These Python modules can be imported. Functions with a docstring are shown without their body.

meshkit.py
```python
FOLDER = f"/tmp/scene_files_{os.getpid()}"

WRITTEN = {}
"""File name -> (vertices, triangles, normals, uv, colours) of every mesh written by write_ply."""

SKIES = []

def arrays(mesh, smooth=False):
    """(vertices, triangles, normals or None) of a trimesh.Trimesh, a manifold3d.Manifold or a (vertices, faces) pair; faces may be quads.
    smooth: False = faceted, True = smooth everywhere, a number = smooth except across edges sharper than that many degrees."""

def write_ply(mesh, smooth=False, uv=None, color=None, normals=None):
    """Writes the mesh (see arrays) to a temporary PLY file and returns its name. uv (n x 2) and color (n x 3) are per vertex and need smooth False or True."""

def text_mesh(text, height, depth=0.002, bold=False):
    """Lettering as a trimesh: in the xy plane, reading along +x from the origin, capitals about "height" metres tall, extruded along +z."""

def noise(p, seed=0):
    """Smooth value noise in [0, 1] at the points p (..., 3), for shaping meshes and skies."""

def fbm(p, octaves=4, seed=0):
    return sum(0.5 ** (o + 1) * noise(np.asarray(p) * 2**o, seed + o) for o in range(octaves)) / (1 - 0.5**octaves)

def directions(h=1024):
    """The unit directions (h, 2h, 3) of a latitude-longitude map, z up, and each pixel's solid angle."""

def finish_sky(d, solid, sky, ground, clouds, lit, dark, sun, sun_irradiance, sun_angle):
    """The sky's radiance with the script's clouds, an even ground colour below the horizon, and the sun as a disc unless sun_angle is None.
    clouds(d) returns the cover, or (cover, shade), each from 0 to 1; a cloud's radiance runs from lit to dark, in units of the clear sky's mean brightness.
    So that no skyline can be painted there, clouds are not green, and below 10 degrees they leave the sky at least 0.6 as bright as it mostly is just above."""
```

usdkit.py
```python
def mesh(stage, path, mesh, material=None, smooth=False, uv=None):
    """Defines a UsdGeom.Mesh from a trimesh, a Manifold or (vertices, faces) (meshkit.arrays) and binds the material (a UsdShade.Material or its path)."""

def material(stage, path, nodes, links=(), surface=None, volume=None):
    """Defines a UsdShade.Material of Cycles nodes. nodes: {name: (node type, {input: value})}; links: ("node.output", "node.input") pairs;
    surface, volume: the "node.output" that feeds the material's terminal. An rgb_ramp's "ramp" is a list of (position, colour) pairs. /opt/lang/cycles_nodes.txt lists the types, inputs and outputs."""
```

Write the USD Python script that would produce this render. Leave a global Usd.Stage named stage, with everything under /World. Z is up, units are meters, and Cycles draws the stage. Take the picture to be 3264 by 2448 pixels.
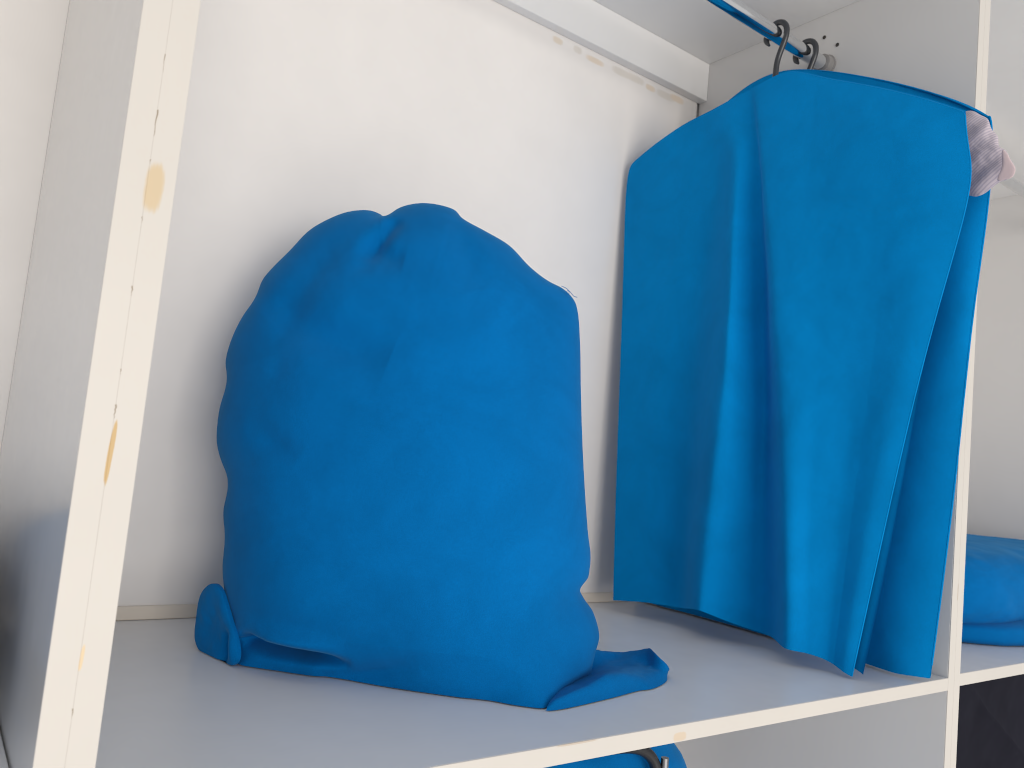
import math, random
import numpy as np, trimesh, usdkit
from meshkit import fbm
import scipy.sparse as sp
from scipy.sparse.linalg import spsolve
from scipy.interpolate import CubicSpline, PchipInterpolator
from pxr import Usd, UsdGeom, UsdLux, UsdShade, Gf, Sdf

stage = Usd.Stage.CreateInMemory()
UsdGeom.SetStageUpAxis(stage, UsdGeom.Tokens.z)
UsdGeom.SetStageMetersPerUnit(stage, 1.0)
world = UsdGeom.Xform.Define(stage, '/World')
stage.SetDefaultPrim(world.GetPrim())
UsdGeom.Scope.Define(stage, '/World/Looks')

# ------------------------------------------------------------------ camera
R_, U_, F_ = (0.80053, -0.59151, 0.09631), (-0.13035, -0.01500, 0.99135), (0.58495, 0.80616, 0.08911)
C_ = (-0.12155, -0.58483, 0.26328)
cam = UsdGeom.Camera.Define(stage, '/World/Camera')
cam.AddTransformOp().Set(Gf.Matrix4d(*R_, 0, *U_, 0, *[-v for v in F_], 0, *C_, 1))
cam.CreateHorizontalApertureAttr(36.0); cam.CreateVerticalApertureAttr(27.0)
cam.CreateFocalLengthAttr(28.2991)
cam.CreateClippingRangeAttr(Gf.Vec2f(0.01, 100))
cam.CreateFStopAttr(11.0); cam.CreateFocusDistanceAttr(0.92)
cam.CreateExposureAttr(0.0)

# ------------------------------------------------------------------ light: soft window light of a room, plus added fill lamps
MAT = {}
def mat(name, nodes, links=(), surface='p.BSDF'):
    MAT[name] = usdkit.material(stage, '/World/Looks/' + name, nodes, links, surface=surface)
    return MAT[name]
dome = UsdLux.DomeLight.Define(stage, '/World/room_light')
dm = usdkit.material(stage, '/World/Looks/room_air', {'b': ('background_shader', {'color': (1.0, 0.995, 0.985), 'strength': 0.60})}, [], surface='b.background')
UsdShade.MaterialBindingAPI.Apply(dome.GetPrim()).Bind(dm)
def rect_light(name, pos, target, w, h, col, inten):
    L = UsdLux.RectLight.Define(stage, '/World/' + name)
    L.CreateWidthAttr(w); L.CreateHeightAttr(h); L.CreateIntensityAttr(inten); L.CreateColorAttr(Gf.Vec3f(*col))
    L.CreateNormalizeAttr(False)
    m = Gf.Matrix4d().SetLookAt(Gf.Vec3d(*pos), Gf.Vec3d(*target), Gf.Vec3d(0, 0, 1)).GetInverse()
    L.AddTransformOp().Set(m)
    return L
rect_light('window_light', (-0.5, -5.2, 0.3), (0.6, 0.3, 0.4), 2.6, 2.0, (1.0, 0.95, 0.89), 7.0)
rect_light('side_fill_light', (1.6, -5.0, 0.3), (0.6, 0.3, 0.45), 2.4, 2.0, (1.0, 0.97, 0.94), 1.3)  # added weak fill from the right, no known window there
rect_light('low_fill_light', (0.6, -2.5, -1.2), (0.6, 0.3, 0.6), 3.0, 2.0, (1.0, 0.95, 0.88), 1.3)  # added unseen lamp from below to lift the ceiling, in place of floor bounce

# ------------------------------------------------------------------ helpers
used = {}
def numbered(path):
    n = used.get(path, 0); used[path] = n + 1
    return path if n == 0 else '%s_%03d' % (path, n)
def ppath(parent): return '/World' if parent is None else str(parent.GetPath())
def obj(name, mesh, material, parent=None, smooth=False, label=None):
    o = usdkit.mesh(stage, numbered(ppath(parent) + '/' + name), mesh, MAT[material], smooth=smooth).GetPrim()
    if label: o.SetCustomDataByKey('label', label)
    return o
def thing(name, label, cat, group=None):
    o = UsdGeom.Xform.Define(stage, numbered('/World/' + name)).GetPrim()
    return tag(o, label, cat, group)
def tag(o, label, cat, group=None, kind=None):
    if label: o.SetCustomDataByKey('label', label)
    if cat: o.SetCustomDataByKey('category', cat)
    if group: o.SetCustomDataByKey('group', group)
    if kind: o.SetCustomDataByKey('kind', kind)
    return o
def box(x0, x1, y0, y1, z0, z1, c=0.0006):
    """a box with chamfered edges"""
    lo, hi = np.array([x0, y0, z0], float), np.array([x1, y1, z1], float)
    c = min(c, (hi - lo).min() * 0.3)
    pts = []
    for sx in (0, 1):
        for sy in (0, 1):
            for sz in (0, 1):
                p = np.where(np.array([sx, sy, sz]) == 1, hi, lo); s = np.where(np.array([sx, sy, sz]) == 1, -1, 1)
                for k in range(3):
                    q = p + s * c; q[k] = p[k]; pts.append(q)
    return trimesh.convex.convex_hull(np.array(pts))
def grid_mesh(P, flip=False):
    n, m = P.shape[:2]
    i, j = np.meshgrid(np.arange(n - 1), np.arange(m - 1), indexing='ij')
    a = (i * m + j).ravel(); b = a + 1; c = a + m + 1; d = a + m
    f = np.vstack([np.c_[a, b, c], np.c_[a, c, d]])
    if flip: f = f[:, ::-1]
    return trimesh.Trimesh(P.reshape(-1, 3), f, process=False)
def tube(pts, r, sides=12, caps=True):
    p = np.asarray(pts, float); n = len(p); r = np.broadcast_to(np.asarray(r, float), (n,))
    t = np.gradient(p, axis=0); t /= np.linalg.norm(t, axis=1, keepdims=True) + 1e-12
    up = np.array([0.13, 0.31, 0.94]); a = np.cross(t[0], up); a /= np.linalg.norm(a)
    V = []
    for k in range(n):
        a = a - t[k] * (a @ t[k]); a /= np.linalg.norm(a); b = np.cross(t[k], a)
        th = np.linspace(0, 2 * np.pi, sides, endpoint=False)
        V.append(p[k] + r[k] * (np.cos(th)[:, None] * a + np.sin(th)[:, None] * b))
    V = np.array(V); V = np.concatenate([V, V[:, :1]], 1)
    m = grid_mesh(V)
    if caps:
        vv = [m.vertices]; ff = [m.faces]; off = len(m.vertices)
        for k, fl in ((0, 1), (n - 1, 0)):
            ring = V[k, :-1]; vv.append(np.vstack([ring, p[k]])); q = np.arange(sides)
            tri = np.c_[q, (q + 1) % sides, np.full(sides, sides)] + off
            ff.append(tri[:, ::-1] if fl else tri); off += sides + 1
        m = trimesh.Trimesh(np.vstack(vv), np.vstack(ff), process=False)
    m.fix_normals(multibody=False) if False else None
    return m
def spline(pts, n, closed=False, kind='c'):
    p = np.asarray(pts, float)
    if closed: p = np.vstack([p, p[:1]])
    d = np.r_[0, np.cumsum(np.linalg.norm(np.diff(p, axis=0), axis=1))]
    u = np.linspace(0, d[-1], n)
    if kind == 'p': return PchipInterpolator(d, p, axis=0)(u)
    return CubicSpline(d, p, axis=0, bc_type='periodic' if closed else 'natural')(u)
def sstep(x, a, b):
    t = np.clip((x - a) / (b - a), 0, 1); return t * t * (3 - 2 * t)
def seg_field(Q, path, w0, w1):
    """strength 0..1 along a polyline in 2D, width tapering w0..w1, and the signed side"""
    path = np.asarray(path, float); best = np.full(len(Q), 1e9); wid = np.full(len(Q), w0); side = np.zeros(len(Q)); tt = np.zeros(len(Q))
    L = np.r_[0, np.cumsum(np.linalg.norm(np.diff(path, axis=0), axis=1))]; L /= L[-1]
    for k in range(len(path) - 1):
        a, b = path[k], path[k + 1]; ab = b - a
        s = np.clip(((Q - a) @ ab) / (ab @ ab), 0, 1); d = np.linalg.norm(Q - a - s[:, None] * ab, axis=1)
        m = d < best; best = np.where(m, d, best); u = L[k] + s * (L[k + 1] - L[k])
        wid = np.where(m, w0 + (w1 - w0) * u, wid); tt = np.where(m, u, tt)
        side = np.where(m, np.sign(ab[0] * (Q - a)[:, 1] - ab[1] * (Q - a)[:, 0]), side)
    return best, wid, side, tt

# ------------------------------------------------------------------ materials
def panel_mat(name, col, rough, stains=(), noise=0.03, bumpy=0.012, spec=0.4):
    """painted / laminated board with a faint unevenness; stains = (cx, cz, rx, rz, shear, colour, edge)"""
    n = {'g': ('geometry', {}), 'n1': ('noise_texture', {'scale': 7.0, 'detail': 5.0, 'roughness': 0.6}),
         'r1': ('rgb_ramp', {'ramp': [(0.3, tuple(c * (1 - noise) for c in col)), (0.7, tuple(min(1, c * (1 + noise * 0.5)) for c in col))]}),
         'n2': ('noise_texture', {'scale': 420.0, 'detail': 2.0}), 'bp': ('bump', {'strength': bumpy, 'distance': 0.0004}),
         'n3': ('noise_texture', {'scale': 18.0, 'detail': 3.0}), 'mr': ('map_range', {'from_min': 0.3, 'from_max': 0.7, 'to_min': rough - 0.012, 'to_max': rough + 0.015}),
         'p': ('principled_bsdf', {'specular_ior_level': spec})}
    l = [('g.position', 'n1.vector'), ('n1.fac', 'r1.fac'), ('g.position', 'n2.vector'), ('n2.fac', 'bp.height'), ('bp.normal', 'p.normal'),
         ('g.position', 'n3.vector'), ('n3.fac', 'mr.value'), ('mr.result', 'p.roughness')]
    last = 'r1.color'
    if stains:
        n['s'] = ('separate_xyz', {}); l.append(('g.position', 's.vector'))
        n['sn'] = ('noise_texture', {'scale': 160.0, 'detail': 4.0, 'roughness': 0.7}); 
        n['smap'] = ('mapping', {'scale': (3.0, 3.0, 0.35)}); l += [('g.position', 'smap.vector'), ('smap.vector', 'sn.vector')]
    for k, (cx, cz, rx, rz, sh, sc, edge) in enumerate(stains):
        a = 't%d' % k
        n[a + 'dz'] = ('math', {'math_type': 'subtract', 'value2': cz}); l.append(('s.z', a + 'dz.value1'))
        n[a + 'sh'] = ('math', {'math_type': 'multiply_add', 'value2': -sh, 'value3': -cx}); l.append((a + 'dz.value', a + 'sh.value1'))
        n[a + 'dx'] = ('math', {'math_type': 'add'}); l += [('s.x', a + 'dx.value1'), (a + 'sh.value', a + 'dx.value2')]
        for ax, r in (('dx', rx), ('dz', rz)):
            n[a + ax + 'n'] = ('math', {'math_type': 'divide', 'value2': r}); l.append((a + ax + '.value', a + ax + 'n.value1'))
            n[a + ax + 'p'] = ('math', {'math_type': 'absolute'}); l.append((a + ax + 'n.value', a + ax + 'p.value1'))
            n[a + ax + 'q'] = ('math', {'math_type': 'power', 'value2': 3.0}); l.append((a + ax + 'p.value', a + ax + 'q.value1'))
        n[a + 'd'] = ('math', {'math_type': 'add'}); l += [(a + 'dxq.value', a + 'd.value1'), (a + 'dzq.value', a + 'd.value2')]
        n[a + 'j'] = ('math', {'math_type': 'multiply_add', 'value2': 1.6, 'value3': -0.8}); l.append(('sn.fac', a + 'j.value1'))
        n[a + 'e'] = ('math', {'math_type': 'add'}); l += [(a + 'd.value', a + 'e.value1'), (a + 'j.value', a + 'e.value2')]
        n[a + 'm'] = ('map_range', {'range_type': 'smoothstep', 'from_min': 1.0 - edge, 'from_max': 1.0 + edge, 'to_min': 1.0, 'to_max': 0.0}); l.append((a + 'e.value', a + 'm.value'))
        n[a + 'c'] = ('mix', {'color2': sc}); l += [(a + 'm.result', a + 'c.fac'), (last, a + 'c.color1')]
        last = a + 'c.color'
    l.append((last, 'p.base_color'))
    return mat(name, n, l)
W, D, H, ZR, TR = (1.14939, 0.57681, 1.14526, 1.06151, 0.02156)
t = 0.018
tan = (0.58, 0.40, 0.19); pale = (0.74, 0.58, 0.38)
panel_mat('white_board', (0.84, 0.83, 0.82), 0.30, bumpy=0.0, noise=0.015)
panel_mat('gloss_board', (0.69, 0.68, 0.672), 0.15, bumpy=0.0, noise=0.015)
random.seed(4)
smudge = [(x, ZR - 0.012 - random.random() * 0.006, 0.010 + 0.016 * random.random(), 0.005 + 0.003 * random.random(), 0, random.choice([(0.78, 0.69, 0.58), (0.76, 0.71, 0.65), (0.80, 0.69, 0.57)]), 0.95)
          for x in (0.75, 0.80, 0.845, 0.915, 0.955, 1.00, 1.045, 1.08)]
panel_mat('back_board', (0.87, 0.832, 0.798), 0.33, smudge)
panel_mat('cream_edge', (0.66, 0.622, 0.575), 0.42, [
    (-0.0134, 0.4215, 0.0058, 0.0165, 0.02, (0.64, 0.51, 0.34), 0.6),
    (-0.0172, 0.240, 0.0016, 0.021, 0.04, tan, 0.25), (-0.0170, 0.108, 0.0011, 0.008, 0.05, pale, 0.5),
    (0.565, -0.0125, 0.010, 0.0045, 0, (0.66, 0.55, 0.43), 0.5), (0.42, -0.0008, 0.025, 0.0010, 0, (0.58, 0.50, 0.42), 0.6),
    (1.166, 0.125, 0.0012, 0.012, 0.0, (0.55, 0.48, 0.40), 0.5)], noise=0.025)
panel_mat('reflection_cream', (0.78, 0.70, 0.60), 0.45)  # colour of the pale reflection band low on the back panel
mat('dark_gap', {'p': ('principled_bsdf', {'base_color': (0.05, 0.045, 0.04), 'roughness': 0.9})})
mat('crack', {'p': ('principled_bsdf', {'base_color': (0.36, 0.30, 0.23), 'roughness': 0.9})})
mat('chrome', {'g': ('geometry', {}), 'n': ('noise_texture', {'scale': 60.0, 'detail': 3.0}), 'm': ('map_range', {'from_min': 0.3, 'from_max': 0.7, 'to_min': 0.05, 'to_max': 0.14}),
    'p': ('principled_bsdf', {'base_color': (0.80, 0.81, 0.82), 'metallic': 1.0})}, [('g.position', 'n.vector'), ('n.fac', 'm.value'), ('m.result', 'p.roughness')])
mat('worn_metal', {'p': ('principled_bsdf', {'base_color': (0.30, 0.30, 0.31), 'metallic': 1.0, 'roughness': 0.3})})
mat('socket_plastic', {'p': ('principled_bsdf', {'base_color': (0.26, 0.25, 0.245), 'roughness': 0.2})})
mat('hook_metal', {'p': ('principled_bsdf', {'base_color': (0.03, 0.033, 0.04), 'roughness': 0.32, 'specular_ior_level': 0.6})})
mat('black_plastic', {'p': ('principled_bsdf', {'base_color': (0.012, 0.012, 0.015), 'roughness': 0.35})})
def cloth(name, col, sheen=0.25, weave=900.0, mott=0.14, bump=0.15, sheen_tint=(0.25, 0.62, 0.9), scale=9.0):
    mat(name, {'g': ('geometry', {}), 'n1': ('noise_texture', {'scale': scale, 'detail': 6.0, 'roughness': 0.65, 'distortion': 0.6}),
        'r1': ('rgb_ramp', {'ramp': [(0.32, tuple(c * (1 - mott) for c in col)), (0.68, tuple(c * (1 + mott) for c in col))]}),
        'n2': ('noise_texture', {'scale': weave, 'detail': 2.0}), 'r2': ('map_range', {'from_min': 0.3, 'from_max': 0.7, 'to_min': 0.88, 'to_max': 1.10}),
        'mx': ('mix', {'mix_type': 'multiply', 'fac': 1.0}), 'c': ('combine_color', {}),
        'n3': ('noise_texture', {'scale': 38.0, 'detail': 4.0}), 'b1': ('bump', {'strength': 0.10, 'distance': 0.004}), 'b2': ('bump', {'strength': bump, 'distance': 0.0006}),
        'p': ('principled_bsdf', {'roughness': 0.85, 'specular_ior_level': 0.05, 'sheen_weight': sheen, 'sheen_roughness': 0.45, 'sheen_tint': sheen_tint})},
        [('g.position', 'n1.vector'), ('n1.fac', 'r1.fac'), ('g.position', 'n2.vector'), ('n2.fac', 'r2.value'), ('r1.color', 'mx.color1'),
         ('r2.result', 'c.r'), ('r2.result', 'c.g'), ('r2.result', 'c.b'), ('c.color', 'mx.color2'), ('mx.color', 'p.base_color'),
         ('g.position', 'n3.vector'), ('n3.fac', 'b1.height'), ('n2.fac', 'b2.height'), ('b1.normal', 'b2.normal'), ('b2.normal', 'p.normal')])
cloth('blue_cloth', (0.0, 0.142, 0.425), 0.18, mott=0.10, sheen_tint=(0.25, 0.62, 0.78))
cloth('cover_cloth', (0.0, 0.225, 0.575), 0.10, mott=0.08)
cloth('dark_cloth', (0.013, 0.013, 0.020), 0.05, sheen_tint=(0.6, 0.6, 0.8), mott=0.18)
mat('striped_shirt', {'g': ('geometry', {}), 'mp': ('mapping', {'rotation': (0.62, 0.0, 0.0)}), 'w': ('wave_texture', {'wave_type': 'bands', 'bands_direction': 'z', 'scale': 85.0, 'distortion': 2.2, 'detail': 2.0, 'detail_scale': 0.6}),
    'r': ('rgb_ramp', {'ramp': [(0.2, (0.46, 0.41, 0.48)), (0.6, (0.60, 0.53, 0.58))]}), 'p': ('principled_bsdf', {'roughness': 0.85, 'specular_ior_level': 0.1})},
    [('g.position', 'mp.vector'), ('mp.vector', 'w.vector'), ('w.fac', 'r.fac'), ('r.color', 'p.base_color')])
mat('pink_cuff', {'p': ('principled_bsdf', {'base_color': (0.75, 0.60, 0.61), 'roughness': 0.85, 'specular_ior_level': 0.1})})

# ------------------------------------------------------------------ the wardrobe
BOT, W2 = -0.80, W + 2 * t + 1.13
ward = thing('wardrobe', 'open white laminate wardrobe with cream board edges and three bays', 'wardrobe')
E = 0.0012   # thickness of the edge strips
def upright(x0, x1, e=0.0):
    u = obj('divider_panel', box(x0, x1, E, D, BOT, H + t), 'gloss_board', ward)
    obj('edge_strip', box(x0, x1, e, E - 0.0001, BOT, H + t, 0.00012), 'cream_edge', u)
    return u
dl = upright(-2 * t, -t - 0.00002)
dl2 = upright(-t + 0.00002, 0, 0.0001)
rng = np.random.default_rng(5)
for z0, z1 in ((0.50, 0.515), (0.455, 0.475), (0.436, 0.44), (0.395, 0.40), (0.345, 0.352), (0.292, 0.296), (0.262, 0.272), (0.07, 0.076)):
    p = np.array([[-t + rng.uniform(-0.0004, 0.0004), 0.0002, z] for z in np.linspace(z0, z1, 7)])
    obj('crack', tube(p, np.linspace(0.0001, 0.00045, 7) * rng.uniform(0.8, 1.4), 6), 'crack', dl)
dr = upright(W, W + t - 0.0002)
dr2 = upright(W + t + 0.0002, W + 2 * t)
upright(W2, W2 + t); upright(-1.15 - t, -1.15)
for (_, yy, zz) in [[1.1494, 0.2781, 1.1008], [1.1494, 0.2499, 1.0757]]:
    th = np.linspace(0, 2 * np.pi, 9)[:-1]
    c = np.array([W - 0.0006, yy, zz])
    obj('screw_hole', trimesh.creation.cylinder(0.0036, 0.0008, sections=10, transform=trimesh.transformations.rotation_matrix(math.pi / 2, (0, 1, 0), (0, 0, 0)) @ np.eye(4)).apply_translation(c), 'dark_gap', dr)
def shelf(x0, x1, z):
    s = obj('shelf', box(x0, x1, E, D - 0.001, z - t, z), 'white_board', ward)
    obj('edge_strip', box(x0, x1, 0, E - 0.0001, z - t, z, 0.0005), 'cream_edge', s)
    return s
shelf(0.0003, W - 0.0003, 0.0)
shelf(-1.15, -2 * t - 0.0012, 0.0085)
shelf(W + 2 * t + 0.0003, W2, 0.0035)
for x0, x1 in ((-1.15, -2 * t + 0.0004), (0.0003, W - 0.0003), (W + 2 * t + 0.0003, W2)):
    obj('top_panel', box(x0, x1, 0.001, D, H, H + t), 'white_board', ward)
    obj('bottom_panel', box(x0, x1, 0.001, D, BOT, BOT + t), 'white_board', ward)
    if x0 > -1: obj('back_rail', box(x0, x1, D - TR, D - 0.0005, ZR, H - 0.0003, 0.001), 'white_board', ward)
    g = 0.006 if x0 == 0.0003 else 0.0
    obj('back_panel', box(x0, x1 - g, D, D + 0.006, BOT, H + t), 'back_board', ward)
obj('back_frame', box(-1.17, W2 + t, D + 0.007, D + 0.02, BOT, H + t), 'white_board', ward)
obj('reflection_strip', box(0.0006, W - 0.007, D - 0.004, D - 0.0003, 0.0005, 0.019, 0.0015), 'reflection_cream', ward)  # pale reflection at the foot of the back panel, built as a solid strip
# chrome hanging rails with their sockets
RY, RZ, RR = 0.270, 1.041, 0.0130
for x0, x1 in ((0.0005, W - 0.0005), (W + 2 * t + 0.0005, W2 - 0.0005)):
    n = 40
    r = obj('hanging_rail', tube(np.c_[np.linspace(x0, x1, n), np.full(n, RY), np.full(n, RZ)], RR, 40), 'chrome', ward, smooth=40)
    for xe, s in ((x1, -1), (x0, 1)):
        prof = [(0.0, 0.020), (0.003, 0.0205), (0.004, 0.0185), (0.012, 0.0180), (0.016, 0.0172), (0.0165, 0.0136)]
        pts = np.array([[xe + s * (a + 0.0002), RY, RZ] for a, _ in prof])
        obj('rail_socket', tube(pts, [b for _, b in prof], 28), 'socket_plastic', r, smooth=30)

# ------------------------------------------------------------------ the big blue sack on the shelf
E1, E2 = np.array([0.8, -0.6]), np.array([0.6, 0.8])     # across and into the picture plane of the sack
def bag_world(a, b, z): return np.stack([a * E1[0] + b * E2[0], a * E1[1] + b * E2[1], z], -1)
SIL = np.array([[-0.0655, 0.0099], [-0.0753, 0.0331], [-0.0833, 0.06], [-0.093, 0.1036], [-0.0926, 0.1317], [-0.1014, 0.1646], [-0.0965, 0.1962], [-0.1121, 0.2204], [-0.1239, 0.2482], [-0.1266, 0.289], [-0.1213, 0.3181], [-0.1317, 0.3486], [-0.1278, 0.3797], [-0.1184, 0.4117], [-0.1051, 0.4368], [-0.1046, 0.4558], [-0.091, 0.4787], [-0.0718, 0.5029], [-0.0514, 0.5341], [-0.0288, 0.5514], [0.0016, 0.5669], [0.0258, 0.5711], [0.0418, 0.5669], [0.0505, 0.5602], [0.0563, 0.5696], [0.0653, 0.578], [0.1031, 0.5879], [0.1376, 0.5836], [0.1512, 0.571], [0.1834, 0.5564], [0.2156, 0.5412], [0.2491, 0.5117], [0.2749, 0.4959], [0.2906, 0.4905], [0.3118, 0.4693], [0.3208, 0.4173], [0.3271, 0.351], [0.3333, 0.2925], [0.3406, 0.2356], [0.3491, 0.1801], [0.3554, 0.1446], [0.3547, 0.1262], [0.3449, 0.1103], [0.351, 0.0987], [0.3648, 0.0818], [0.3741, 0.0526], [0.3713, 0.0397]])
BASE = np.array([[-0.0402, 0.3749], [0.0136, 0.3683], [0.0673, 0.3585], [0.1706, 0.3428], [0.2699, 0.3309], [0.3131, 0.3387], [0.3345, 0.4173], [0.3592, 0.507], [0.387, 0.6068]])
DENT = {"notch": [[0.0685, 0.5361], [0.0602, 0.5199], [0.0522, 0.5021], [0.0481, 0.4791]], "top2": [[0.0581, 0.4972], [0.0758, 0.485], [0.0948, 0.4852]], "top3": [[0.1528, 0.5472], [0.1578, 0.5262], [0.1726, 0.4885], [0.1868, 0.4564]], "diag": [[-0.0433, 0.4174], [-0.0115, 0.3963], [0.0218, 0.3835], [0.0601, 0.3713], [0.0981, 0.3617]], "side": [[0.0005, 0.4973], [-0.0213, 0.4541], [-0.0425, 0.4167], [-0.0452, 0.3652], [-0.0301, 0.308], [-0.0197, 0.2667]], "left2": [[-0.0449, 0.2614], [-0.0151, 0.2539], [0.0125, 0.241]], "groove": [[-0.0271, 0.0289], [-0.0026, 0.0255], [0.0277, 0.0241], [0.0579, 0.0231], [0.0857, 0.021]], "under": [[0.0676, 0.0045], [0.1205, 0.0174], [0.1683, 0.0317]], "rfold": [[0.2395, -0.001], [0.2785, 0.0126], [0.3255, 0.0517]], "rside": [[0.353, 0.1355], [0.3348, 0.107], [0.3291, 0.0798]]}
def make_sack():
    cen = np.array([0.12, 0.24]); BC = 0.475
    floor_pts = np.array([[x, 0.0015] for x in np.linspace(SIL[-1, 0] - 0.012, SIL[0, 0] + 0.012, 150)])
    sil = SIL.copy(); sil[:, 1] = np.maximum(sil[:, 1], 0.0015)
    sil = np.vstack([[sil[0, 0] + 0.004, 0.0015], sil, [sil[-1, 0] - 0.004, 0.0015]])
    d = np.r_[0, np.cumsum(np.linalg.norm(np.diff(sil, axis=0), axis=1))]
    up = PchipInterpolator(d, sil, axis=0)(np.linspace(0, d[-1], 420))
    loop = np.vstack([up, floor_pts])
    N = len(loop)
    # how far the base reaches in front of the middle plane
    base_b = np.interp(loop[:, 0], BASE[:, 0], BASE[:, 1])
    base_b = np.where(loop[:, 0] < BASE[0, 0], BASE[0, 1] + (BASE[0, 0] - loop[:, 0]) * 2.2, base_b)
    isf = np.arange(N) >= len(up)
    near = 1 - sstep(loop[:, 1], 0.0, 0.085)
    Db = np.where(isf, BC - base_b, (BC - base_b) * near * 0.5); Db = np.clip(Db, 0.0015, 0.2)
    k = np.ones(9) / 9; Db = np.convolve(np.r_[Db[-4:], Db, Db[:4]], k, 'valid')
    # soft filling: a membrane over the outline, held at the base where the cloth meets the shelf
    nr = 110
    rho = np.sin(np.linspace(0, 1, nr) * np.pi / 2) ** 0.9; rho[0] = 0.004
    kk = np.ones(41) / 41; sm = loop.copy()
    for c in range(2): sm[:, c] = np.convolve(np.r_[loop[-20:, c], loop[:, c], loop[:20, c]], kk, 'valid')
    w = sstep(rho, 0.35, 0.97)[:, None, None]
    Q = (sm[None] * (1 - w) + loop[None] * w) * rho[:, None, None] + cen * (1 - rho[:, None, None])
    Q[..., 1] = np.maximum(Q[..., 1], 0.0015)
    idx = np.arange(nr * N).reshape(nr, N); i2 = np.concatenate([idx, idx[:, :1]], 1)
    A_, B_, C2, D2 = i2[:-1, :-1].ravel(), i2[:-1, 1:].ravel(), i2[1:, 1:].ravel(), i2[1:, :-1].ravel()
    T = np.vstack([np.c_[A_, B_, C2], np.c_[A_, C2, D2]]); V = Q.reshape(-1, 2)
    rows, colsx, vals = [], [], []; mass = np.zeros(len(V))
    e = [V[T[:, (k + 2) % 3]] - V[T[:, (k + 1) % 3]] for k in range(3)]
    ar = np.abs(e[0][:, 0] * e[1][:, 1] - e[0][:, 1] * e[1][:, 0]) * 0.5 + 1e-10
    for k in range(3):
        np.add.at(mass, T[:, k], ar / 3)
        i, j = T[:, (k + 1) % 3], T[:, (k + 2) % 3]
        ct = -(e[(k + 1) % 3] * e[(k + 2) % 3]).sum(1) / (4 * ar)
        for p_, q_, sg in ((i, j, -1), (j, i, -1), (i, i, 1), (j, j, 1)):
            rows.append(p_); colsx.append(q_); vals.append(sg * ct)
    K = sp.csr_matrix((np.concatenate(vals), (np.concatenate(rows), np.concatenate(colsx))), shape=(len(V), len(V)))
    bnd = idx[-1]; free = idx[:-1].ravel()
    def fill(Dmax, edge, L=0.11):
        M = K + sp.diags(mass / L ** 2)
        ub = np.zeros(len(V)); ub[bnd] = edge ** 2
        u1 = np.zeros(len(V)); u1[free] = spsolve(M[free][:, free].tocsc(), mass[free])
        u0 = ub.copy(); u0[free] = spsolve(M[free][:, free].tocsc(), -(M[free][:, bnd] @ ub[bnd]))
        u = u0 + u1 * (Dmax ** 2) / u1.max() * 0.97
        return np.sqrt(np.maximum(u, 1e-7)).reshape(nr, N)
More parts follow.
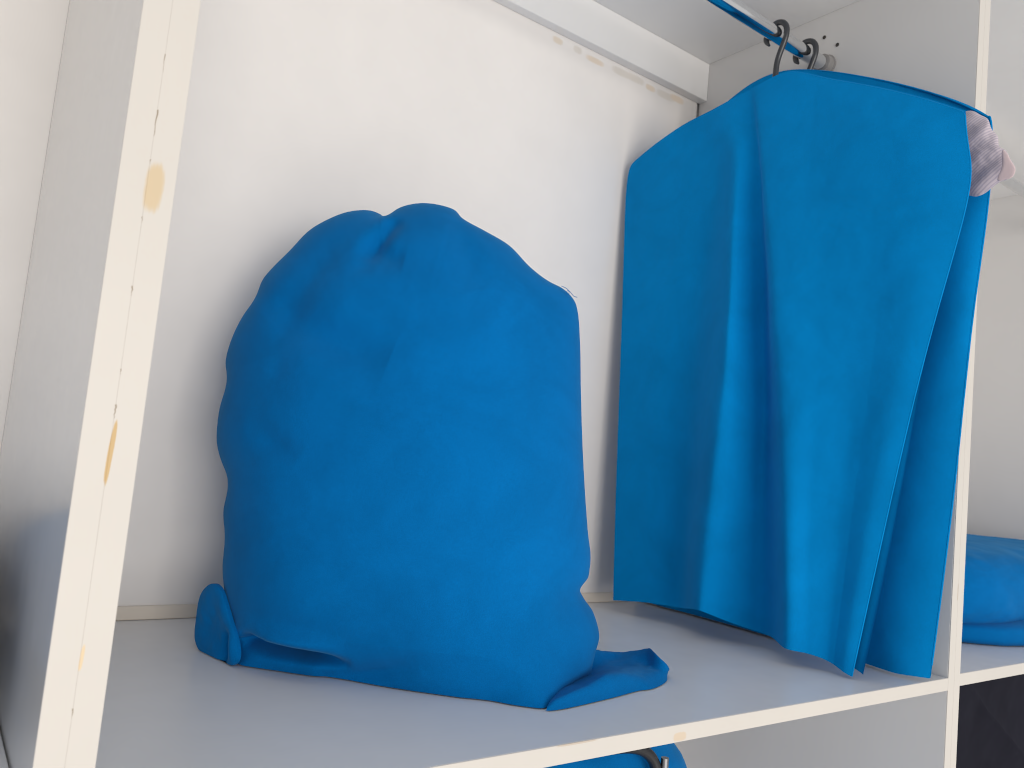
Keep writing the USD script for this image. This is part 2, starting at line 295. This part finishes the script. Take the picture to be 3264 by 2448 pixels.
    def sheet(front):
        dz = fill(0.150 if front else 0.10, Db if front else Db * 0.6)
        P2 = Q.reshape(-1, 2); off = np.zeros(len(P2))
        if front:
            def valley(name, depth, w0, w1, one=0.0, ends=(0.2, 0.98)):
                b, w, s, u = seg_field(P2, DENT[name], w0, w1)
                g = np.exp(-(b / w) ** 2) * np.sin(np.clip(ends[0] + u * (ends[1] - ends[0]), 0, 1.0) * np.pi) ** 0.7
                return depth * g * (1 + one * s * np.tanh(b / (w * 0.5)) * np.sin(np.pi * np.clip(u, 0, 1)))
            off += valley('notch', 0.022, 0.012, 0.014, 0.2, (0.35, 0.95)) + valley('top2', 0.010, 0.014, 0.016, 0.3) + valley('top3', 0.010, 0.012, 0.026, 0.2, (0.35, 0.95))
            off += valley('diag', 0.016, 0.026, 0.026, -0.2) + valley('left2', 0.007, 0.018, 0.014, -0.3) + valley('side', 0.006, 0.022, 0.030, 0.4)
            off += valley('groove', 0.042, 0.0080, 0.0065, 0.25, (0.22, 0.97)) + valley('under', 0.009, 0.011, 0.013, -0.3)
            off += valley('rfold', 0.005, 0.016, 0.024, 0.3) + valley('rside', 0.010, 0.016, 0.018)
            gx, gz = P2[:, 0], P2[:, 1]
            off -= 0.012 * np.exp(-((gx - 0.03) / 0.07) ** 2 - ((gz - 0.075) / 0.035) ** 2)   # belly over the tuck
            b, w_, sd, u_ = seg_field(P2, DENT['groove'], 1, 1)
            off -= 0.020 * np.exp(-((b * sd - 0.017) / 0.011) ** 2) * np.sin(np.pi * np.clip(0.15 + 0.85 * u_, 0, 1))
            arc = np.r_[0, np.cumsum(np.linalg.norm(np.diff(loop, axis=0), axis=1))]
            puck = fbm(np.c_[arc * 16.0, np.zeros(N), np.zeros(N)] + 2.7) + 0.5 * fbm(np.c_[arc * 34.0, np.zeros(N), np.zeros(N)] + 5.7)
            off += (0.010 * puck[None, :] * (sstep(rho, 0.55, 0.9) * (1 - 0.6 * sstep(rho, 0.93, 1.0)))[:, None]).ravel() * sstep(gz, 0.05, 0.15)
            P3 = np.c_[gx, np.zeros(len(gx)), gz]
            off += 0.013 * fbm(P3 * 4.5 + 3.1) + 0.004 * fbm(P3 * np.array([15, 1, 12.0]) + 9.0)
        fade = np.maximum(1 - rho[:, None] ** 6, (1 - sstep(Q[..., 1], 0.02, 0.10)) * (1 - sstep(Q[..., 0], 0.24, 0.33)) * sstep(Q[..., 0], -0.085, -0.03))
        bb = BC - dz + off.reshape(nr, N) * fade if front else BC + dz
        bb = bb + 0.045 * sstep(Q[..., 1], 0.12, 0.56)         # the upper half leans back
        X = bag_world(Q[..., 0], bb, Q[..., 1]); X[..., 1] = np.minimum(X[..., 1], D - 0.008)
        return np.concatenate([X, X[:, :1]], 1)
    F, B = sheet(True), sheet(False)[np.r_[0:108:4, 109]]
    rim = np.stack([F[-1], B[-1]])
    capf = np.stack([np.repeat(F[0].mean(0)[None], N + 1, 0), F[0]])
    m = trimesh.util.concatenate([grid_mesh(capf), grid_mesh(F), grid_mesh(B, True), grid_mesh(rim)])
    m.merge_vertices(digits_vertex=6); m.update_faces(m.nondegenerate_faces())
    return m
sack = thing('fabric_sack', 'bulging royal blue cloth sack standing on the white shelf', 'bag')
obj('bag_body', make_sack(), 'blue_cloth', sack, smooth=True)
def flap(poly, normal, thick, bump=None, n=96, nr=22, dish=0.0, rim=0.003):
    """cushion of cloth inside an outline: two sheets that meet at the rim"""
    P = spline(poly, n + 1, closed=True)[:-1]; nrm = np.array(normal, float); nrm /= np.linalg.norm(nrm); cen = P.mean(0)
    rho = np.sin(np.linspace(0, 1, nr) * np.pi / 2); rho[-1] = 1
    sheets = []
    for s in (1, -1):
        S = cen + rho[:, None, None] * (P - cen)[None]
        prof = thick * (1 - rho[:, None] ** 3) ** 0.5 + rim * 0.5
        h = np.broadcast_to(prof, (nr, n)).copy(); cup = dish * (1 - rho[:, None, None] ** 2)
        if bump is not None: h = h + bump(S.reshape(-1, 3)).reshape(nr, n) * (1 - rho[:, None] ** 5) * s
        S = S + (s * h[..., None] - cup) * nrm
        S[..., 2] = np.maximum(S[..., 2], 0.0012) if S[..., 2].min() > -0.03 else S[..., 2]
        sheets.append(np.concatenate([S, S[:, :1]], 1))
    m = trimesh.util.concatenate([grid_mesh(sheets[0]), grid_mesh(sheets[1], True), grid_mesh(np.stack([sheets[0][-1], sheets[1][-1]]))])
    m.merge_vertices(digits_vertex=6); m.fix_normals()
    return m
EARL = np.array([[0.1796, 0.4193, 0.0105], [0.1789, 0.423, 0.037], [0.1794, 0.4204, 0.0611], [0.1825, 0.4053, 0.0764], [0.1854, 0.391, 0.0806], [0.1882, 0.3772, 0.0772], [0.1915, 0.3609, 0.0629], [0.1949, 0.3442, 0.0454], [0.1973, 0.3321, 0.0332], [0.199, 0.3241, 0.0207], [0.1993, 0.3224, 0.01], [0.197, 0.334, 0.0001], [0.1905, 0.366, -0.0041], [0.1845, 0.3954, -0.0033]]); EARLN = -np.array([0.98, 0.1991, 0.0])
def ear_bump(p):
    lo = 1 - sstep(p[:, 2], 0.02, 0.045)
    return 0.013 * fbm(p * 20.0 + 2.0) + lo * (0.005 * np.exp(-((p[:, 1] - 0.328 - 0.1 * p[:, 2]) / 0.008) ** 2) - 0.008 * np.exp(-((p[:, 1] - 0.350) / 0.007) ** 2))
obj('corner_flap', flap(EARL, EARLN, 0.0035, ear_bump, dish=0.011, rim=0.004), 'blue_cloth', sack, smooth=True)
EARR = np.array([[[0.4487, 0.0832, 0.001], [0.4584, 0.0909, 0.0039], [0.4968, 0.1222, 0.003], [0.574, 0.1768, 0.0183], [0.592, 0.2008, 0.001]], [[0.4799, 0.0821, 0.001], [0.4815, 0.0884, 0.0112], [0.5439, 0.1466, 0.0066], [0.6052, 0.1882, 0.0253], [0.6232, 0.2122, 0.001]], [[0.5277, 0.0893, 0.001], [0.5253, 0.0986, 0.0163], [0.6016, 0.1714, 0.0069], [0.651, 0.2031, 0.0169], [0.669, 0.2271, 0.001]], [[0.5699, 0.0966, 0.001], [0.5663, 0.1092, 0.0209], [0.6377, 0.1707, 0.0084], [0.6817, 0.2002, 0.015], [0.6997, 0.2242, 0.001]], [[0.6088, 0.1044, 0.001], [0.6117, 0.1172, 0.014], [0.6684, 0.1597, 0.0079], [0.6898, 0.1749, 0.025], [0.7078, 0.1989, 0.001]], [[0.6275, 0.1042, 0.001], [0.6332, 0.1174, 0.0083], [0.6699, 0.1411, 0.0115], [0.6776, 0.1479, 0.0284], [0.6956, 0.1719, 0.001]], [[0.6613, 0.1153, 0.001], [0.6651, 0.1224, 0.0055], [0.6766, 0.1288, 0.0091], [0.6808, 0.1306, 0.0186], [0.6988, 0.1546, 0.001]], [[0.6899, 0.1356, 0.001], [0.6925, 0.1374, 0.0032], [0.6942, 0.1386, 0.0045], [0.6966, 0.1406, 0.0061], [0.7146, 0.1646, 0.001]]])
def right_ear():
    P = EARR
    u = np.linspace(0, len(P) - 1, 90); v = np.linspace(0, P.shape[1] - 1, 60)
    G = CubicSpline(np.arange(len(P)), P, axis=0)(u)
    G = PchipInterpolator(np.arange(P.shape[1]), G, axis=1)(v)
    w = np.sin(np.linspace(0, 1, 60) * np.pi)[None, :]
    G[..., 2] += 0.008 * fbm(G.reshape(-1, 3) * 36.0).reshape(G.shape[:2]) * w
    G[..., 2] = np.maximum(G[..., 2], 0.001)
    return grid_mesh(G, True)
obj('corner_flap', right_ear(), 'blue_cloth', sack, smooth=True)
th = np.array([[0.2887, 0.478, 0.4862], [0.2943, 0.478, 0.4843], [0.2988, 0.478, 0.4799], [0.2986, 0.478, 0.4763], [0.2961, 0.478, 0.4772], [0.297, 0.478, 0.4809], [0.3013, 0.478, 0.4789], [0.3059, 0.478, 0.4745], [0.3101, 0.478, 0.4737]])
obj('loose_thread', tube(spline(bag_world(th[:, 0], th[:, 1], th[:, 2]), 50), 0.00035, 6), 'blue_cloth', sack, smooth=True)

# ------------------------------------------------------------------ garment covers on hangers
def fine(grid, nu, nv, kind='p'):
    G = np.array(grid, float)
    V = CubicSpline(np.linspace(0, 1, G.shape[0]), G, axis=0)(np.linspace(0, 1, nv))
    cols = np.r_[0, np.cumsum(np.linalg.norm(np.diff(G.mean(0), axis=0), axis=1))]
    return (PchipInterpolator if kind == 'p' else CubicSpline)(cols, V, axis=1)(np.linspace(0, cols[-1], nu))
def smooth_cols(S, k):
    if k < 2: return S
    ker = np.hanning(k + 2)[1:-1]; ker /= ker.sum(); h = k // 2; out = S.copy()
    for c in range(3):
        pad = np.concatenate([2 * S[:, :1, c] - S[:, h:0:-1, c], S[:, :, c], 2 * S[:, -1:, c] - S[:, -2:-h - 2:-1, c]], 1)
        out[:, :, c] = np.apply_along_axis(lambda r: np.convolve(r, ker, 'valid'), 1, pad)
    return out
COVER = np.array([[[0.938, 0.4966, 0.0203], [0.9482, 0.4204, 0.0304], [0.9617, 0.3703, 0.033], [0.9106, 0.278, 0.0485], [0.9564, 0.2557, 0.0334], [0.9803, 0.2153, 0.0255], [0.9236, 0.129, 0.0244], [0.9466, 0.1062, 0.0214], [0.9613, 0.0819, 0.0155], [0.9621, 0.0604, 0.0089], [0.9685, 0.0479, 0.0042]], [[0.9382, 0.5174, 0.27], [0.9446, 0.4443, 0.2752], [0.9583, 0.3747, 0.2806], [0.9116, 0.273, 0.2838], [0.9556, 0.241, 0.289], [0.9755, 0.2248, 0.2915], [0.9215, 0.149, 0.2924], [0.9425, 0.1117, 0.2963], [0.96, 0.0673, 0.3005], [0.9632, 0.0272, 0.3033], [0.9746, 0.0002, 0.3058]], [[0.9387, 0.5344, 0.4998], [0.9425, 0.4503, 0.5042], [0.9537, 0.3735, 0.5096], [0.9147, 0.2665, 0.5035], [0.9504, 0.2524, 0.511], [0.9671, 0.2368, 0.5143], [0.9197, 0.1771, 0.5016], [0.94, 0.113, 0.5025], [0.9564, 0.0562, 0.5025], [0.9641, -0.0014, 0.4995], [0.979, -0.0351, 0.4983]], [[0.9391, 0.5486, 0.6792], [0.9396, 0.4495, 0.682], [0.9469, 0.3558, 0.6897], [0.9236, 0.2818, 0.6791], [0.944, 0.2662, 0.6879], [0.9538, 0.2487, 0.6904], [0.9246, 0.2084, 0.6786], [0.9399, 0.1248, 0.6736], [0.953, 0.0499, 0.6663], [0.965, -0.0188, 0.6576], [0.983, -0.0674, 0.6517]], [[0.9394, 0.5571, 0.8022], [0.9375, 0.4487, 0.8008], [0.9414, 0.3494, 0.8133], [0.9313, 0.2926, 0.8085], [0.9397, 0.2737, 0.8144], [0.9437, 0.26, 0.8162], [0.9293, 0.2349, 0.8099], [0.9407, 0.1338, 0.7973], [0.9507, 0.0479, 0.7737], [0.9649, -0.0207, 0.7497], [0.983, -0.072, 0.7257]], [[0.9402, 0.5477, 0.8578], [0.94, 0.5071, 0.8775], [0.9441, 0.42, 0.9059], [0.9449, 0.3514, 0.9148], [0.949, 0.3099, 0.9247], [0.9509, 0.2902, 0.9291], [0.9485, 0.2675, 0.9309], [0.9527, 0.2198, 0.9384], [0.96, 0.129, 0.8987], [0.9719, 0.0143, 0.8415], [0.983, -0.0623, 0.7957]]])
def cover_sheets():
    S = smooth_cols(fine(COVER, 300, 240), 9)
    nv, nu = S.shape[:2]
    s = np.linspace(0, 1, nu)[None]; v = np.linspace(0, 1, nv)[:, None]
    p = S.reshape(-1, 3)
    S[..., 0] += (0.010 * fbm(p * np.array([1, 6, 4.0])) + 0.003 * fbm(p * np.array([1, 20, 12.0]) + 5)).reshape(nv, nu) * np.minimum(1, 8 * s * (1 - s)) * (0.4 + 0.6 * np.minimum(1, 10 * (1 - v) * 1.0))
    S[..., 2] = np.maximum(S[..., 2], 0.004)
    B = S.copy()
    B[..., 0] += 0.004 + 0.022 * np.sin(np.pi * s) ** 0.6 * (0.4 + 0.6 * (1 - v)) * np.minimum(1, 6 * (1 - v))
    lo = 1 - sstep(v, 0.05, 0.45)
    B[..., 1] -= (0.012 * sstep(s, 0.75, 1.0)) * lo; B[..., 0] += 0.006 * sstep(s, 0.8, 1.0) * lo
    B[..., 2] = np.maximum(B[..., 2] + 0.004, 0.004)
    return S, B
CS, CB = cover_sheets()
cover = thing('garment_cover', 'long blue cloth garment cover hanging in front with a deep vertical fold', 'garment cover')
obj('front_sheet', grid_mesh(CS, True), 'cover_cloth', cover, smooth=True)
obj('rear_sheet', grid_mesh(CB), 'cover_cloth', cover, smooth=True)
def seam(S, off, r=0.0016):
    edge = np.vstack([S[:, 0], S[-1, 1:], S[::-1, -1][1:]])[::3]
    return tube(edge + np.array(off), r, 8)
obj('seam', seam(CS, (0.0015, 0, 0)), 'cover_cloth', cover, smooth=True)
REAR = np.array([[[1.075, 0.576, -0.0128], [1.075, 0.4666, -0.0041], [1.08, 0.3616, -0.0016], [1.075, 0.2241, -0.0029], [1.071, 0.0919, -0.0029], [1.063, 0.0375, 0.0034], [1.075, -0.0071, 0.0074]], [[1.075, 0.5737, 0.1365], [1.075, 0.4594, 0.1516], [1.08, 0.3358, 0.1681], [1.075, 0.1947, 0.1867], [1.071, 0.0892, 0.2006], [1.063, 0.0279, 0.2085], [1.075, -0.023, 0.2156]], [[1.075, 0.5872, 0.3707], [1.075, 0.4584, 0.373], [1.08, 0.3334, 0.3757], [1.075, 0.1825, 0.3779], [1.071, 0.07, 0.3795], [1.063, 0.0095, 0.3797], [1.075, -0.0339, 0.3817]], [[1.075, 0.609, 0.625], [1.075, 0.4818, 0.6116], [1.08, 0.3317, 0.5969], [1.075, 0.1792, 0.5799], [1.071, 0.0511, 0.5657], [1.063, -0.0153, 0.5572], [1.075, -0.0447, 0.5565]], [[1.075, 0.6215, 0.7976], [1.075, 0.4998, 0.794], [1.08, 0.3366, 0.7809], [1.075, 0.1905, 0.7495], [1.071, 0.0594, 0.7213], [1.063, -0.0151, 0.7038], [1.075, -0.057, 0.6984]], [[1.075, 0.625, 0.8903], [1.075, 0.501, 0.9297], [1.075, 0.3582, 0.9644], [1.075, 0.2016, 0.9167], [1.075, 0.0687, 0.857], [1.075, -0.0177, 0.8173], [1.075, -0.0575, 0.7955]], [[1.075, 0.6036, 0.9415], [1.075, 0.493, 0.9713], [1.075, 0.3617, 1.0067], [1.075, 0.2767, 1.0087], [1.075, 0.136, 0.9465], [1.075, 0.0192, 0.8789], [1.075, -0.0513, 0.824]]])
def rear_sheets():
    S = fine(REAR, 120, 160, 'c'); S[..., 2] = np.maximum(S[..., 2], 0.004)
    p = S.reshape(-1, 3); S[..., 0] += 0.006 * fbm(p * np.array([1, 9, 5.0]) + 8).reshape(S.shape[:2])
    S[..., 0] = np.minimum(S[..., 0], W - 0.03)
    B = S.copy(); s = np.linspace(0, 1, 120)[None]; B[..., 0] += 0.003 + 0.014 * np.sin(np.pi * s)
    return S, B
RS, RB = rear_sheets()
cover2 = thing('garment_cover', 'second blue cloth garment cover half hidden behind the front one, beside the divider', 'garment cover')
obj('front_sheet', grid_mesh(RS, True), 'cover_cloth', cover2, smooth=True)
obj('rear_sheet', grid_mesh(RB), 'cover_cloth', cover2, smooth=True)
obj('seam', seam(RS, (0.001, 0, 0), 0.0015), 'cover_cloth', cover2, smooth=True)
def hanger(x, ztop_cover, label, lean=0.0):
    h = thing('clothes_hanger', label, 'hanger')
    r = RR + 0.0048; wr = 0.0050
    a = np.radians(np.linspace(215, 15, 40))       # from the tip behind the rail over the top to the front
    hook = [(RY - (r + 0.002) * math.cos(q + math.pi), RZ + 0.002 + (r + 0.002) * math.sin(q)) for q in a][::1]
    arc = np.array([[x, RY + (r + 0.003) * math.cos(q), RZ + 0.001 + (r + 0.003) * math.sin(q)] for q in np.radians(np.linspace(-50, 185, 48))])
    end = np.array([[x, RY - 0.012, RZ - 0.032], [x, RY - 0.006, RZ - 0.050], [x, RY - 0.004, RZ - 0.075], [x, RY - 0.004, ztop_cover - 0.02]])
    p = spline(np.vstack([arc[::6], end]), 90)
    rad = np.full(90, wr); rad[:6] = np.linspace(0.002, wr, 6)
    obj('hook', tube(p, rad, 14), 'hook_metal', h, smooth=50)
    yy = np.linspace(-0.22, 0.22, 31)
    arm = np.c_[np.full(31, x), RY - 0.02 + yy, ztop_cover - 0.03 - 0.0 - 0.35 * np.abs(yy) - 0.6 * yy ** 2]
    obj('shoulder_bar', tube(arm, 0.006, 10), 'hook_metal', h, smooth=True)
    return h
hanger(0.996, 0.925, 'dark hook hanger on the chrome rail carrying the front blue cover')
hanger(1.083, 0.985, 'dark hook hanger nearest the rail end socket, carrying the rear blue cover')
shirt = thing('striped_shirt', 'crumpled lilac striped shirt poking out between the two blue covers', 'shirt')
SH = np.array([[1.045, -0.0349, 0.8257], [1.045, -0.042, 0.8243], [1.045, -0.0564, 0.8131], [1.045, -0.0648, 0.8058], [1.045, -0.0717, 0.7874], [1.045, -0.0795, 0.7757], [1.045, -0.0839, 0.757], [1.045, -0.0907, 0.7512], [1.045, -0.0978, 0.7368], [1.045, -0.1043, 0.7193], [1.045, -0.101, 0.7135], [1.045, -0.0875, 0.7099], [1.045, -0.0698, 0.699], [1.045, -0.0557, 0.6953], [1.045, -0.0436, 0.6999], [1.045, -0.0198, 0.7119], [1.045, -0.0071, 0.7712], [1.045, -0.0148, 0.8189]])
def shirt_bump(p):
    q = p[:, 1] * 0.55 + p[:, 2] * 0.83
    return 0.006 * fbm(p * 22.0 + 4) + 0.002 * np.sin(q * 190 + 6 * fbm(p * 14.0)) + 0.004 * fbm(p * 60.0)
obj('sleeve', flap(SH, (-0.8, -0.55, 0.1), 0.010, shirt_bump, n=140, nr=50), 'striped_shirt', shirt, smooth=True)
CF = np.array([[1.02, -0.0988, 0.744], [1.02, -0.1019, 0.7406], [1.02, -0.1088, 0.7265], [1.02, -0.1151, 0.7094], [1.02, -0.112, 0.703], [1.02, -0.1022, 0.7014], [1.02, -0.094, 0.7019], [1.02, -0.0959, 0.7133], [1.02, -0.0982, 0.7284]])
obj('cuff', flap(CF, (-0.8, -0.55, 0.1), 0.0018, None, n=60, nr=14, rim=0.0015), 'pink_cuff', shirt, smooth=True)

# ------------------------------------------------------------------ folded bags and clothes in the other bays
def lump(cx, cy, z0, sx, sy, sz, seed, nu=150, nv=70, rough=1.0, p=3.0, crease=0.0):
    """soft folded bundle of cloth resting on z0"""
    u = np.linspace(0, 2 * np.pi, nu); v = np.linspace(-np.pi / 2, np.pi / 2, nv)
    sg = lambda x, e: np.sign(x) * np.abs(x) ** e
    X = sx * sg(np.cos(v), 0.55)[:, None] * sg(np.cos(u), 2 / p)[None]; Y = sy * sg(np.cos(v), 0.55)[:, None] * sg(np.sin(u), 2 / p)[None]
    Z = sz * 0.5 * (1 + sg(np.sin(v), 0.6))[:, None] * np.ones(nu)[None]
    P = np.stack([X, Y, Z], -1); q = P.reshape(-1, 3)
    d = rough * (0.020 * fbm(q * np.array([5, 5, 9.0]) + seed) + 0.008 * fbm(q * np.array([9, 9, 30.0]) + seed + 7) + 0.010 * (np.abs(fbm(q * np.array([4, 6, 14.0]) + seed + 3)) ** 0.7))
    d -= crease * (np.exp(-(fbm(q * np.array([3.2, 4, 9.0]) + seed + 21) / 0.07) ** 2) + 0.7 * np.exp(-(fbm(q * np.array([6, 5, 16.0]) + seed + 41) / 0.09) ** 2))
    nrm = q / (np.array([sx, sy, sz]) ** 2) * [1, 1, 1]; nrm[:, 2] = (q[:, 2] - sz / 2) / sz ** 2; nrm /= np.linalg.norm(nrm, axis=1, keepdims=True) + 1e-9
    q = q + nrm * d[:, None]; q[:, 2] = np.maximum(q[:, 2], 0.0)
    P = q.reshape(nv, nu, 3); P[:, -1] = P[:, 0]
    P += np.array([cx, cy, z0])
    m = grid_mesh(P); m.merge_vertices(digits_vertex=6)
    return m
b = thing('folded_bag', 'blue cloth bag lying flat on the shelf right of the divider', 'bag')
obj('bag_body', lump(1.83, 0.300, 0.0300, 0.47, 0.215, 0.128, 11.0, nu=300, nv=130, rough=1.5, crease=0.012), 'blue_cloth', b, smooth=True)
obj('lower_fold', lump(1.87, 0.285, 0.0045, 0.47, 0.235, 0.036, 17.0, nu=300, nv=60, rough=0.5, crease=0.004), 'blue_cloth', b, smooth=True)
b = thing('folded_bag', 'blue cloth bag mirrored in the left divider, lying in the left bay', 'bag')
obj('bag_body', lump(-0.397, 0.325, 0.0100, 0.335, 0.215, 0.158, 23.0, rough=0.4, p=9.0), 'blue_cloth', b, smooth=True)

# drawn blue bag under the shelf, black cord and cord stopper on its neck
low = thing('drawstring_bag', 'blue drawstring bag with black cord and stopper below the shelf', 'bag')
obj('bag_body', lump(0.600, 0.385, -0.50, 0.315, 0.170, 0.400, 31.0, nu=300, nv=130, rough=0.8, p=4.0, crease=0.014), 'blue_cloth', low, smooth=True)
cpath = spline([(0.64, 0.235, -0.118), (0.69, 0.215, -0.113), (0.735, 0.208, -0.120), (0.757, 0.206, -0.138), (0.763, 0.206, -0.19)], 60)
obj('cord', tube(cpath, 0.008, 12), 'black_plastic', low, smooth=True)
st = trimesh.creation.cylinder(0.0055, 0.022, sections=20).apply_translation((0.772, 0.200, -0.143))
obj('cord_stopper', st, 'worn_metal', low, smooth=40)

def dark_garment():
    nu, nv = 160, 140
    x = np.linspace(W + 2 * t + 0.004, W + 2 * t + 0.75, nu); z = np.linspace(-0.024, -0.62, nv)
    X, Z = np.meshgrid(x, z)
    q = np.c_[X.ravel(), np.zeros(X.size), Z.ravel()]
    dgl = (q[:, 0] * 0.55 + q[:, 2] * 0.83)
    Y = 0.05 + 0.012 * np.abs(np.sin(dgl * 21 + 1.5 * fbm(q * 3.0))) ** 0.6 * sstep(-q[:, 2], 0.0, 0.12) + 0.025 * fbm(q * 3.0 + 3) + 0.004 * fbm(q * 12.0) + 0.010 * np.exp(-(fbm(np.c_[dgl * 3.0, dgl * 0, q[:, 2] * 1.2 + q[:, 0]] + 7) / 0.06) ** 2)
    F = np.stack([X, Y.reshape(X.shape), Z], -1); B = F.copy(); B[..., 1] = 0.16 + 0.3 * (F[..., 1] - 0.05)
    rimP = lambda A: np.vstack([A[0], A[1:, -1], A[-1, ::-1][1:], A[::-1, 0][1:]])
    m = trimesh.util.concatenate([grid_mesh(F, False), grid_mesh(B, True), grid_mesh(np.stack([rimP(F), rimP(B)]))])
    m.merge_vertices(digits_vertex=6)
    return m
tag(obj('dark_clothes', dark_garment(), 'dark_cloth', smooth=True), 'dark navy cloth hanging in the bay below the right shelf', 'clothes')
